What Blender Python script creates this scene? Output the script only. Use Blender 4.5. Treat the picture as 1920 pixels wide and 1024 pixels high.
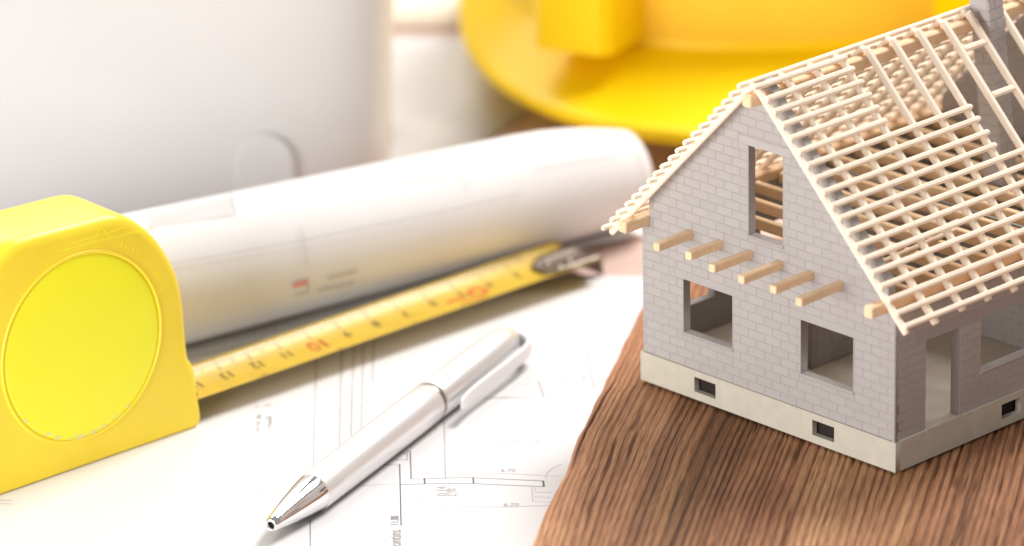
import bpy, bmesh, math, random
import numpy as np
from mathutils import Vector, Matrix

for o in list(bpy.data.objects):
    bpy.data.objects.remove(o)
scene = bpy.context.scene
COL = scene.collection
random.seed(7)
R = math.radians
MM = 0.001

# ------------------------------------------------------------------ camera
cam_d = bpy.data.cameras.new('camera')
cam = bpy.data.objects.new('camera', cam_d)
COL.objects.link(cam)
cam_d.sensor_width = 36.0
cam_d.lens = 9203.97 * 36.0 / 1920.0
cam_d.clip_start = 0.05
cam_d.clip_end = 50.0
cam_d.dof.use_dof = True
cam_d.dof.focus_distance = 1.324
cam_d.dof.aperture_fstop = 8.6
cam_d.dof.aperture_blades = 0
_p, _r = 0.36778, -0.02012
_fw = Vector((0, math.cos(_p), -math.sin(_p))); _rt = Vector((1, 0, 0)); _up = _rt.cross(_fw)
_x = _rt * math.cos(_r) + _up * math.sin(_r)
_y = -_rt * math.sin(_r) + _up * math.cos(_r)
M = Matrix((( _x.x, _y.x, -_fw.x, 0), (_x.y, _y.y, -_fw.y, 0), (_x.z, _y.z, -_fw.z, 0.53405), (0, 0, 0, 1)))
cam.matrix_world = M
scene.camera = cam

# ------------------------------------------------------------------ world and lamps (studio)
world = bpy.data.worlds.new('World')
scene.world = world
world.use_nodes = True
bg = world.node_tree.nodes['Background']
bg.inputs[0].default_value = (1.0, 0.97, 0.95, 1)
bg.inputs[1].default_value = 0.35

def area(name, loc, target, size, power, color, size_y=None):
    d = bpy.data.lights.new(name, 'AREA')
    d.energy = power; d.color = color; d.size = size
    if size_y:
        d.shape = 'RECTANGLE'; d.size_y = size_y
    o = bpy.data.objects.new(name, d); COL.objects.link(o)
    o.location = loc
    o.rotation_euler = (Vector(target) - Vector(loc)).to_track_quat('-Z', 'Y').to_euler()
    return o
area('key_softbox', (0.56, 1.88, 1.16), (0.0, 1.30, 0.0), 0.52, 24.5, (1.0, 0.96, 0.93))
area('back_softbox', (-0.26, 2.15, 0.85), (-0.04, 1.40, 0.0), 0.60, 7.0, (1.0, 0.975, 0.95))
area('front_softbox', (-0.54, 0.66, 0.17), (0.0, 1.28, 0.04), 0.60, 7.1, (1.0, 0.98, 0.97), 0.30)

scene.view_settings.view_transform = 'Standard'
scene.view_settings.look = 'None'
scene.view_settings.exposure = 0.0
scene.view_settings.gamma = 1.0
scene.cycles.caustics_reflective = False
scene.cycles.caustics_refractive = False
scene.cycles.max_bounces = 7
scene.cycles.diffuse_bounces = 4
scene.cycles.glossy_bounces = 3

# ------------------------------------------------------------------ helpers
def link(o, parent=None):
    COL.objects.link(o)
    if parent is not None:
        o.parent = parent
    return o

def tag(o, label=None, cat=None, group=None, kind=None):
    if label: o['label'] = label
    if cat: o['category'] = cat
    if group: o['group'] = group
    if kind: o['kind'] = kind
    return o

def empty(name, loc=(0, 0, 0), rz=0.0):
    o = bpy.data.objects.new(name, None)
    o.empty_display_size = 0.01
    o.location = loc; o.rotation_euler = (0, 0, rz)
    return link(o)

def mesh(name, verts, faces, mat, parent=None, smooth=False, loc=None):
    me = bpy.data.meshes.new(name)
    me.from_pydata([tuple(v) for v in verts], [], faces)
    me.update()
    if smooth:
        for p in me.polygons: p.use_smooth = True
    if mat: me.materials.append(mat)
    o = bpy.data.objects.new(name, me)
    if loc: o.location = loc
    return link(o, parent)

class MB:
    def __init__(s): s.v = []; s.f = []
    def add(s, v, f):
        n = len(s.v); s.v += [tuple(a) for a in v]; s.f += [[i + n for i in q] for q in f]
        return s
    def box(s, x0, x1, y0, y1, z0, z1):
        v = [(x0,y0,z0),(x1,y0,z0),(x1,y1,z0),(x0,y1,z0),(x0,y0,z1),(x1,y0,z1),(x1,y1,z1),(x0,y1,z1)]
        return s.add(v, [[0,3,2,1],[4,5,6,7],[0,1,5,4],[1,2,6,5],[2,3,7,6],[3,0,4,7]])
    def build(s, name, mat, parent=None, smooth=False):
        return mesh(name, s.v, s.f, mat, parent, smooth)

def bar(p, q, w, h, up=(0, 0, 1), ch=0.28, endch=0.22, endk=.78):
    """chamfered square stick from p to q, width w across, height h along up"""
    p = Vector(p); q = Vector(q); d = (q - p).normalized(); up = Vector(up)
    side = d.cross(up).normalized(); up = side.cross(d).normalized()
    c = min(w, h) * ch; a, b = w / 2, h / 2
    sec = [(-a, -b + c), (-a, b - c), (-a + c, b), (a - c, b), (a, b - c), (a, -b + c), (a - c, -b), (-a + c, -b)]
    e = min(w, h) * endch
    rings = [(p, endk), (p + d * e, 1), (q - d * e, 1), (q, endk)]
    v = []; f = []
    for c0, k in rings:
        for x, y in sec: v.append(c0 + side * x * k + up * y * k)
    for r in range(3):
        for i in range(8):
            j = (i + 1) % 8
            f.append([r * 8 + i, r * 8 + j, r * 8 + 8 + j, r * 8 + 8 + i])
    f.append(list(range(7, -1, -1))); f.append([24 + i for i in range(8)])
    f = [list(reversed(q)) for q in f]
    return v, f

def stick(name, p, q, w, h, mat, parent, up=(0, 0, 1), **k):
    v, f = bar(p, q, w, h, up, **k)
    o = mesh(name, v, f, mat, parent)
    return o

def lathe(name, prof, mat, parent=None, seg=64, axis='Z', smooth=True, cap=True):
    v = []; f = []
    for r, z in prof:
        for i in range(seg):
            a = 2 * math.pi * i / seg
            v.append((r * math.cos(a), r * math.sin(a), z) if axis == 'Z' else (r * math.cos(a), z, r * math.sin(a)))
    for k in range(len(prof) - 1):
        for i in range(seg):
            j = (i + 1) % seg
            q = [k * seg + i, k * seg + j, (k + 1) * seg + j, (k + 1) * seg + i]
            f.append(q if axis == 'Z' else q[::-1])
    o = mesh(name, v, f, mat, parent, smooth)
    return o

def autosmooth(o, deg=35):
    me = o.data
    for p in me.polygons: p.use_smooth = True
    bm = bmesh.new(); bm.from_mesh(me)
    lim = R(deg)
    for e in bm.edges:
        if len(e.link_faces) == 2 and e.calc_face_angle(0) > lim: e.smooth = False
    bm.to_mesh(me); bm.free()

def fill2d(name, polys, depth, mat, parent=None, bevel=0.0):
    """flat outline with holes (even-odd), local XY -> extruded solid, returns mesh object"""
    cu = bpy.data.curves.new(name, 'CURVE'); cu.dimensions = '2D'; cu.fill_mode = 'BOTH'
    cu.extrude = depth / 2
    cu.bevel_depth = bevel; cu.bevel_resolution = 2
    for pl in polys:
        sp = cu.splines.new('POLY'); sp.points.add(len(pl) - 1)
        for i, (x, y) in enumerate(pl): sp.points[i].co = (x, y, 0, 1)
        sp.use_cyclic_u = True
    tmp = bpy.data.objects.new(name, cu); COL.objects.link(tmp)
    dg = bpy.context.evaluated_depsgraph_get()
    me = bpy.data.meshes.new_from_object(tmp.evaluated_get(dg))
    bpy.data.objects.remove(tmp); bpy.data.curves.remove(cu)
    me.materials.clear()
    if mat: me.materials.append(mat)
    me.name = name
    return me

def text_polys(s, size=1.0):
    """text as a flat triangle mesh: verts 2D, faces"""
    cu = bpy.data.curves.new('t', 'FONT'); cu.body = s; cu.size = size; cu.resolution_u = 3
    tmp = bpy.data.objects.new('t', cu); COL.objects.link(tmp)
    dg = bpy.context.evaluated_depsgraph_get()
    me = bpy.data.meshes.new_from_object(tmp.evaluated_get(dg))
    v = [(p.co.x, p.co.y) for p in me.vertices]; f = [list(p.vertices) for p in me.polygons]
    bpy.data.objects.remove(tmp); bpy.data.curves.remove(cu); bpy.data.meshes.remove(me)
    return v, f

# ------------------------------------------------------------------ materials
def mat(name, col, rough=.5, spec=.5, metal=0., var=.04, vscale=200., bump=0., bscale=900., sss=0., sssr=(1, .5, .25), ssss=.001, coat=0., rvar=.08):
    m = bpy.data.materials.new(name); m.use_nodes = True
    nt = m.node_tree; N = nt.nodes; L = nt.links
    b = N['Principled BSDF']
    b.inputs['Roughness'].default_value = rough
    b.inputs['Metallic'].default_value = metal
    b.inputs['Specular IOR Level'].default_value = spec
    b.inputs['Coat Weight'].default_value = coat
    if sss:
        b.inputs['Subsurface Weight'].default_value = sss
        b.inputs['Subsurface Radius'].default_value = sssr
        b.inputs['Subsurface Scale'].default_value = ssss
    tc = N.new('ShaderNodeTexCoord')
    nz = N.new('ShaderNodeTexNoise'); nz.inputs['Scale'].default_value = vscale; nz.inputs['Detail'].default_value = 5
    L.new(tc.outputs['Object'], nz.inputs['Vector'])
    rp = N.new('ShaderNodeValToRGB')
    rp.color_ramp.elements[0].position = .3; rp.color_ramp.elements[1].position = .7
    rp.color_ramp.elements[0].color = (*[max(0, c * (1 - var)) for c in col], 1)
    rp.color_ramp.elements[1].color = (*[min(1, c * (1 + var)) for c in col], 1)
    L.new(nz.outputs['Fac'], rp.inputs['Fac']); L.new(rp.outputs['Color'], b.inputs['Base Color'])
    mr = N.new('ShaderNodeMapRange'); mr.inputs['To Min'].default_value = max(0, rough - rvar); mr.inputs['To Max'].default_value = min(1, rough + rvar)
    n2 = N.new('ShaderNodeTexNoise'); n2.inputs['Scale'].default_value = vscale * 2.7; n2.inputs['Detail'].default_value = 4
    L.new(tc.outputs['Object'], n2.inputs['Vector']); L.new(n2.outputs['Fac'], mr.inputs['Value']); L.new(mr.outputs['Result'], b.inputs['Roughness'])
    if bump:
        nb = N.new('ShaderNodeTexNoise'); nb.inputs['Scale'].default_value = bscale; nb.inputs['Detail'].default_value = 6
        L.new(tc.outputs['Object'], nb.inputs['Vector'])
        bp = N.new('ShaderNodeBump'); bp.inputs['Strength'].default_value = bump; bp.inputs['Distance'].default_value = .0002
        L.new(nb.outputs['Fac'], bp.inputs['Height']); L.new(bp.outputs['Normal'], b.inputs['Normal'])
    m['bsdf'] = 1
    return m

M_BRICK = mat('grey_brick_plastic', (.42, .395, .385), .5, .4, var=.04, vscale=90, bump=.12, bscale=1500)
M_MORTAR = mat('grey_wall_plastic', (.365, .34, .33), .55, .4, var=.05, vscale=120, bump=.1)
M_CHIM = mat('slate_brick_plastic', (.52, .49, .49), .5, .4, var=.06, vscale=150, bump=.1)
M_FOUND = mat('pale_concrete_plastic', (.55, .515, .43), .6, .35, var=.055, vscale=260, bump=.35, bscale=900)
M_FLOOR = mat('cream_floor_plastic', (.55, .50, .42), .55, .35, var=.06, vscale=160, bump=.2, bscale=700)
M_BEAM = mat('cream_lattice_plastic', (.98, .825, .665), .45, .45, var=.04, vscale=300, bump=.08)
M_JOIST = mat('tan_joist_plastic', (.90, .645, .40), .45, .45, var=.07, vscale=260, bump=.1)
M_DARK = mat('vent_shade_black', (.03, .022, .018), .8, .2)  # near-black colour for the shade inside the vents
M_TAPE = mat('yellow_case_plastic', (.97, .72, .035), .40, .5, var=.05, vscale=45, bump=.06)
M_DISC = mat('lemon_disc_plastic', (.98, .92, .02), .33, .5, var=.02, vscale=40, bump=.04)
M_BLADE = mat('yellow_blade_enamel', (.67, .46, .05), .32, .42, var=.06, vscale=150)
M_INK = mat('black_ink', (.045, .035, .03), .6, .3)
M_INKRED = mat('red_ink', (.62, .06, .03), .6, .3)
M_STEEL = mat('scuffed_steel', (.34, .29, .25), .34, .5, metal=1., var=.12, vscale=700, rvar=.15)
M_CHROME = mat('chrome', (.86, .85, .86), .07, .5, metal=1., var=.02, rvar=.03)
M_SILVER = mat('satin_silver_lacquer', (.85, .84, .845), .34, .5, metal=.6, var=.0, vscale=300, rvar=.0)
M_CLIP = mat('silver_clip_lacquer', (.80, .79, .80), .36, .5, metal=.25, var=.0, rvar=.0)
M_HOLE = mat('opening_shade_black', (.02, .017, .015), .7, .2)  # near-black colour for the shade in the pen hole and tape slot
M_PAPER = mat('blueprint_paper', (.735, .725, .73), .85, .2, var=.012, vscale=35, bump=.05, bscale=1600)
M_ROLL = mat('roll_paper', (.80, .79, .785), .75, .25, var=.012, vscale=30, bump=.04, bscale=1500)
M_TUB = mat('white_tub_plastic', (.70, .69, .685), .55, .4, var=.02, vscale=12)
M_HELM = mat('hard_hat_yellow', (.99, .68, .0), .42, .3, var=.02, vscale=25)
M_HELMP = mat('hard_hat_front_panel', (.98, .66, .07), .45, .35, var=.02, vscale=25)
M_LINED = mat('print_dark', (.13, .125, .125), .8, .2)
M_LINEM = mat('print_mid', (.28, .27, .27), .8, .2)
M_LINEL = mat('print_light', (.46, .445, .445), .8, .2)
M_LINER = mat('print_red', (.75, .30, .27), .8, .2)
M_ROLLPR = mat('faded_print', (.60, .58, .57), .8, .2)
M_CARD = mat('lit_table_card', (.80, .70, .60), .8, .2, var=.02, vscale=20)  # the lit tone of the far table, put into the colour
M_CHIP = mat('chipped_paint_white', (.85, .82, .62), .7, .2)
TONE = {'d': M_LINED, 'm': M_LINEM, 'l': M_LINEL, 'r': M_LINER}

def brick_vary(m, amt):
    nt = m.node_tree; N = nt.nodes; L = nt.links; b = N['Principled BSDF']
    src = b.inputs['Base Color'].links[0].from_socket
    oi = N.new('ShaderNodeObjectInfo'); mr = N.new('ShaderNodeMapRange'); mr.inputs['To Min'].default_value = 1 - amt; mr.inputs['To Max'].default_value = 1 + amt
    hs = N.new('ShaderNodeHueSaturation')
    L.new(oi.outputs['Random'], mr.inputs['Value']); L.new(mr.outputs['Result'], hs.inputs['Value']); L.new(src, hs.inputs['Color']); L.new(hs.outputs['Color'], b.inputs['Base Color'])
brick_vary(M_BRICK, .028); brick_vary(M_BEAM, .05); brick_vary(M_JOIST, .06)

def wood_table():
    m = mat('brown_table_wood', (.45, .25, .19), .5, .4, bump=.1)
    nt = m.node_tree; N = nt.nodes; L = nt.links
    b = N['Principled BSDF']
    tc = N.new('ShaderNodeTexCoord'); mp = N.new('ShaderNodeMapping'); mp.inputs['Scale'].default_value = (4, 60, 10)
    nz = N.new('ShaderNodeTexNoise'); nz.inputs['Scale'].default_value = 1.5; nz.inputs['Detail'].default_value = 6
    rp = N.new('ShaderNodeValToRGB')
    rp.color_ramp.elements[0].color = (.58, .41, .355, 1); rp.color_ramp.elements[1].color = (.74, .57, .50, 1)
    L.new(tc.outputs['Object'], mp.inputs['Vector']); L.new(mp.outputs['Vector'], nz.inputs['Vector'])
    L.new(nz.outputs['Fac'], rp.inputs['Fac']); L.new(rp.outputs['Color'], b.inputs['Base Color'])
    return m
M_TABLE = wood_table()

def wood_board():
    m = bpy.data.materials.new('weathered_board_wood'); m.use_nodes = True
    nt = m.node_tree; N = nt.nodes; L = nt.links
    b = N['Principled BSDF']; b.inputs['Roughness'].default_value = .66; b.inputs['Specular IOR Level'].default_value = .14
    at = N.new('ShaderNodeAttribute'); at.attribute_name = 'grain'
    rp = N.new('ShaderNodeValToRGB'); e = rp.color_ramp.elements
    e[0].position = 0; e[0].color = (.030, .016, .010, 1)
    e[1].position = 1; e[1].color = (.60, .365, .20, 1)
    for p, c in ((.18, (.085, .038, .020, 1)), (.42, (.205, .092, .046, 1)), (.65, (.35, .170, .085, 1)), (.85, (.49, .265, .137, 1))):
        x = e.new(p); x.color = c
    L.new(at.outputs['Fac'], rp.inputs['Fac'])
    tc = N.new('ShaderNodeTexCoord'); mp = N.new('ShaderNodeMapping'); mp.inputs['Scale'].default_value = (2600, 130, 900)
    nz = N.new('ShaderNodeTexNoise'); nz.inputs['Scale'].default_value = 1; nz.inputs['Detail'].default_value = 5
    L.new(tc.outputs['Object'], mp.inputs['Vector']); L.new(mp.outputs['Vector'], nz.inputs['Vector'])
    mx = N.new('ShaderNodeMix'); mx.data_type = 'RGBA'; mx.blend_type = 'OVERLAY'; mx.inputs[0].default_value = .55
    L.new(rp.outputs['Color'], mx.inputs[6]); L.new(nz.outputs['Fac'], mx.inputs[7])
    a2 = N.new('ShaderNodeAttribute'); a2.attribute_name = 'hue'
    hs = N.new('ShaderNodeHueSaturation'); mr = N.new('ShaderNodeMapRange'); mr.inputs['To Min'].default_value = .485; mr.inputs['To Max'].default_value = .512
    L.new(a2.outputs['Fac'], mr.inputs['Value']); L.new(mr.outputs['Result'], hs.inputs['Hue'])
    L.new(mx.outputs[2], hs.inputs['Color']); L.new(hs.outputs['Color'], b.inputs['Base Color'])
    bp = N.new('ShaderNodeBump'); bp.inputs['Strength'].default_value = .5; bp.inputs['Distance'].default_value = .0003
    L.new(nz.outputs['Fac'], bp.inputs['Height']); L.new(bp.outputs['Normal'], b.inputs['Normal'])
    return m
M_BOARD = wood_board()

# ------------------------------------------------------------------ setting: table top
MB().box(-1.2, 1.2, .7, 3.2, -.031, -.0015).build('table_top', M_TABLE)['kind'] = 'structure'

# ------------------------------------------------------------------ noise for relief
def vnoise(x, y, seed):
    xi = np.floor(x).astype(np.int64); yi = np.floor(y).astype(np.int64)
    fx = x - xi; fy = y - yi
    fx = fx * fx * (3 - 2 * fx); fy = fy * fy * (3 - 2 * fy)
    def h(a, b):
        n = (a * 374761393 + b * 668265263 + seed * 974711) & 0x7fffffff
        n = ((n ^ (n >> 13)) * 1274126177) & 0x7fffffff
        n = n ^ (n >> 16)
        return (n & 0xffff) / 65535.0
    a = h(xi, yi); b = h(xi + 1, yi); c = h(xi, yi + 1); d = h(xi + 1, yi + 1)
    return (a * (1 - fx) + b * fx) * (1 - fy) + (c * (1 - fx) + d * fx) * fy
def fbm(x, y, seed, o=4):
    t = 0; amp = .5; s = 0
    for i in range(o):
        t = t + amp * vnoise(x * 2 ** i, y * 2 ** i, seed + i * 17); s += amp; amp *= .5
    return t / s

# ------------------------------------------------------------------ papers lying on the table
def sheet(name, corners, z, n, mat_, label, cat, seed, amp=.0004, hold=None):
    v = []; f = []
    c = [Vector((*q, 0)) for q in corners]
    X = np.linspace(0, 1, n)
    for j in range(n):
        for i in range(n):
            a, b = X[i], X[j]
            p = c[0] * (1 - a) * (1 - b) + c[1] * a * (1 - b) + c[2] * a * b + c[3] * (1 - a) * b
            v.append((p.x, p.y, z))
    for j in range(n - 1):
        for i in range(n - 1):
            f.append([j * n + i, j * n + i + 1, (j + 1) * n + i + 1, (j + 1) * n + i])
    o = mesh(name, v, f, mat_, None, True)
    md = o.modifiers.new('thickness', 'SOLIDIFY'); md.thickness = .00012; md.offset = -1
    tag(o, label, cat)
    return o
SH = sheet('blueprint_sheet', [(-.42, .86), (.30, .86), (.30, 1.352), (-.42, 1.432)], 0.0, 30, M_PAPER,
           'white floor plan sheet spread flat under the pen and tape measure', 'blueprint', 3)
sheet('paper_sheet', [(-.34, 1.452), (-.026, 1.470), (.044, 1.612), (-.30, 1.632)], -.0006, 12, M_PAPER,
      'blank white sheet lying on the table behind the paper roll', 'paper', 5)

sheet('lit_table_card', [(-.30, 1.640), (.06, 1.622), (.08, 1.80), (-.28, 1.82)], -.0004, 6, M_CARD,  # added sheet, its colour stands for the brighter lit table
      'added cream card coloured as the brighter lit table at the back', 'card', 6)

LINES=[
 ([(-54.47,1175.57),(-55.45,1204.91)],0.22,'d'),
 ([(-31.94,1241.29),(-30.99,1199.84)],0.32,'d'),
 ([(-36.26,1240.95),(-31.86,1241.28)],0.16,'l'),
 ([(-29.19,1250.85),(-28.66,1231.18)],0.3,'d'),
 ([(-29.92,1250.51),(-29.99,1244.16)],0.22,'m'),
 ([(-33.68,1244.72),(-30.0,1244.53)],0.18,'l'),
 ([(-32.27,1249.5),(-29.9,1248.26)],0.18,'l'),
 ([(-28.66,1231.18),(-25.01,1230.63)],0.2,'m'),
 ([(-25.09,1231.37),(-24.91,1227.71)],0.4,'d'),
 ([(-11.76,1231.06),(-11.61,1227.04)],0.4,'d'),
 ([(7.29,1227.91),(7.53,1223.9)],0.5,'d'),
 ([(-25.01,1230.82),(-19.33,1231.26),(-11.76,1231.06),(-2.59,1229.5),(7.58,1227.9)],0.24,'m'),
 ([(-31.67,1227.33),(-24.98,1227.53),(-17.13,1227.5),(-11.61,1227.04),(-2.61,1225.5),(7.53,1223.9)],0.24,'m'),
 ([(-28.84,1234.12),(-24.47,1234.63),(-15.7,1234.74),(-6.94,1233.93),(-1.11,1233.09),(4.72,1232.06),(11.7,1230.97)],0.16,'l'),
 ([(-19.85,1270.54),(-19.58,1248.48),(-19.33,1231.08)],0.2,'m'),
 ([(-18.31,1229.93),(-18.26,1219.78)],0.16,'l'),
 ([(-31.77,1214.36),(-25.72,1214.24),(-21.4,1213.85),(-14.2,1212.06),(-9.89,1211.14),(-2.7,1210.78),(3.04,1211.02),(8.79,1211.27)],0.16,'l'),
 ([(4.12,1224.07),(4.37,1213.99),(9.11,1213.39)],0.16,'l'),
 ([(5.06,1223.66),(5.02,1220.41),(9.78,1219.82)],0.16,'l'),
 ([(4.69,1217.19),(9.45,1216.6)],0.14,'l'),
 ([(7.89,1229.34),(8.37,1232.61),(9.59,1235.85),(11.23,1237.98),(13.0,1239.0)],0.14,'l'),
 ([(-42.56,1227.15),(-37.19,1227.6),(-31.67,1227.33)],0.14,'l'),
 ([(-140.2,1222.28),(-136.68,1221.75)],0.2,'l'),
 ([(-139.99,1219.94),(-136.48,1219.41)],0.2,'l'),
 ([(-57.39,1329.47),(-56.66,1284.92),(-55.69,1238.42)],0.2,'m'),
 ([(-50.17,1333.26),(-49.4,1284.54),(-48.83,1250.72)],0.26,'m'),
 ([(-46.73,1333.07),(-46.28,1300.25)],0.22,'m'),
 ([(-46.42,1299.46),(-45.74,1257.35)],0.3,'m'),
 ([(-43.85,1337.12),(-43.53,1300.11),(-43.04,1262.91)],0.26,'m'),
 ([(-40.91,1339.07),(-40.61,1299.15)],0.26,'m'),
 ([(-46.52,1284.39),(-43.34,1284.22)],0.2,'m'),
 ([(-50.8,1280.3),(-47.17,1280.11)],0.2,'m'),
 ([(-42.84,1274.83),(-38.93,1274.24)],0.22,'m'),
 ([(-53.03,1252.82),(-48.9,1253.36)],0.16,'l'),
 ([(-9.04,1287.54),(5.65,1287.56)],0.3,'m'),
 ([(6.71,1300.26),(8.36,1286.24)],0.3,'m'),
 ([(7.61,1299.01),(8.69,1288.59)],0.2,'l'),
 ([(12.63,1307.62),(14.78,1307.51)],0.3,'m'),
 ([(13.7,1307.57),(13.58,1300.3)],0.2,'l'),
 ([(12.77,1297.53),(15.84,1298.17)],0.4,'m'),
 ([(15.84,1298.17),(20.17,1301.16)],0.2,'l'),
 ([(21.5,1320.25),(21.93,1304.7),(23.01,1291.8)],0.3,'m'),
 ([(24.57,1319.26),(25.33,1299.68)],0.2,'l'),
 ([(21.21,1321.09),(28.99,1322.74)],0.2,'l'),
 ([(3.16,1296.84),(5.46,1297.52)],0.2,'l'),
 ([(1.6,1291.74),(5.71,1293.11)],0.2,'l'),
 ([(19.75,1303.2),(20.3,1299.94)],0.4,'m'),
 ([(28.2,1352.35),(27.29,1329.08)],0.24,'m'),
 ([(15.46,1346.62),(21.78,1347.98)],0.3,'m'),
 ([(18.27,1329.56),(21.42,1331.07)],0.2,'l'),
 ([(-15.97,1327.24),(-14.42,1327.57)],0.4,'l'),
]

def ribbon(pts, w, z, mb):
    P = [Vector((a * MM, b * MM)) for a, b in pts]; n = len(P)
    V = []
    for i, p in enumerate(P):
        d = (P[min(i + 1, n - 1)] - P[max(i - 1, 0)]).normalized(); nn = Vector((-d.y, d.x)) * w * MM / 2
        V += [(p.x + nn.x, p.y + nn.y, z), (p.x - nn.x, p.y - nn.y, z)]
    mb.add(V, [[2 * i, 2 * i + 1, 2 * i + 3, 2 * i + 2] for i in range(n - 1)])
PR = {k: MB() for k in TONE}
for i, (pts, w, t) in enumerate(LINES):
    ribbon(pts, w, .00008 + .000002 * (i % 9), PR[t])
# lettering that can be read: along a baseline A->B in mm
for s, A, B, t in [('11.00', (-31.6, 1200.2), (-31.7, 1206.4), 'd'), ('nta Contins', (-30.6, 1177.1), (-31.0, 1197.0), 'm'),
                   ('6.70', (-4.3, 1234.7), (-.2, 1234.5), 'l'), ('6.70', (-3.7, 1211.4), (.5, 1211.1), 'l'),
                   ('0.14', (-18.6, 1219.1), (-18.7, 1225.6), 'l'), ('2.10', (-16.2, 1218.6), (-16.4, 1224.0), 'l')]:
    v, f = text_polys(s); wmax = max(a[0] for a in v)
    A = Vector(A) * MM; B = Vector(B) * MM; d = B - A; k = d.length / wmax; d.normalize(); nn = Vector((-d.y, d.x))
    PR[t].add([(A.x + d.x * x * k + nn.x * y * k * 1.15, A.y + d.y * x * k + nn.y * y * k * 1.15, .0001) for x, y in v], f)
# print too small to read in the photograph: short strokes along a baseline
def strokes(A, B, h, t, seed, gap=.3):
    rnd = random.Random(seed); A = Vector(A); B = Vector(B); L_ = (B - A).length; d = (B - A).normalized(); nn = Vector((-d.y, d.x)); s = 0
    while s < L_:
        if rnd.random() < .16: s += .9; continue
        hh = h * rnd.choice((.6, .6, .65, 1.0)); p = A + d * s; q = p + nn * hh
        ribbon([tuple(p), tuple(q)], .16, .00009, PR[t])
        if rnd.random() < .7:
            e = rnd.choice((0, hh)); a = p + nn * e; ribbon([tuple(a), tuple(a + d * .45)], .14, .000092, PR[t])
        s += rnd.uniform(.42, .62)
strokes((-78.4, 1225.3), (-63.8, 1223.5), .8, 'l', 1); strokes((-5.7, 1255.7), (7.6, 1255.0), 1.1, 'm', 2); strokes((-6.1, 1260.2), (2.4, 1260.5), .9, 'l', 3)
strokes((8.1, 1227.4), (9.8, 1227.2), .9, 'l', 4); strokes((-71.6, 1267.0), (-71.5, 1279.4), 1.9, 'm', 5); strokes((-68.4, 1266.9), (-68.4, 1277.7), 1.7, 'm', 6)
strokes((-70.9, 1284.9), (-68.4, 1285.1), 2.0, 'r', 7); strokes((-73.5, 1284.2), (-71.8, 1284.5), 1.2, 'l', 8)
for t in 'dmlr':
    PR[t].build('printed_drawing', TONE[t], SH)['kind'] = 'stuff'

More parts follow.
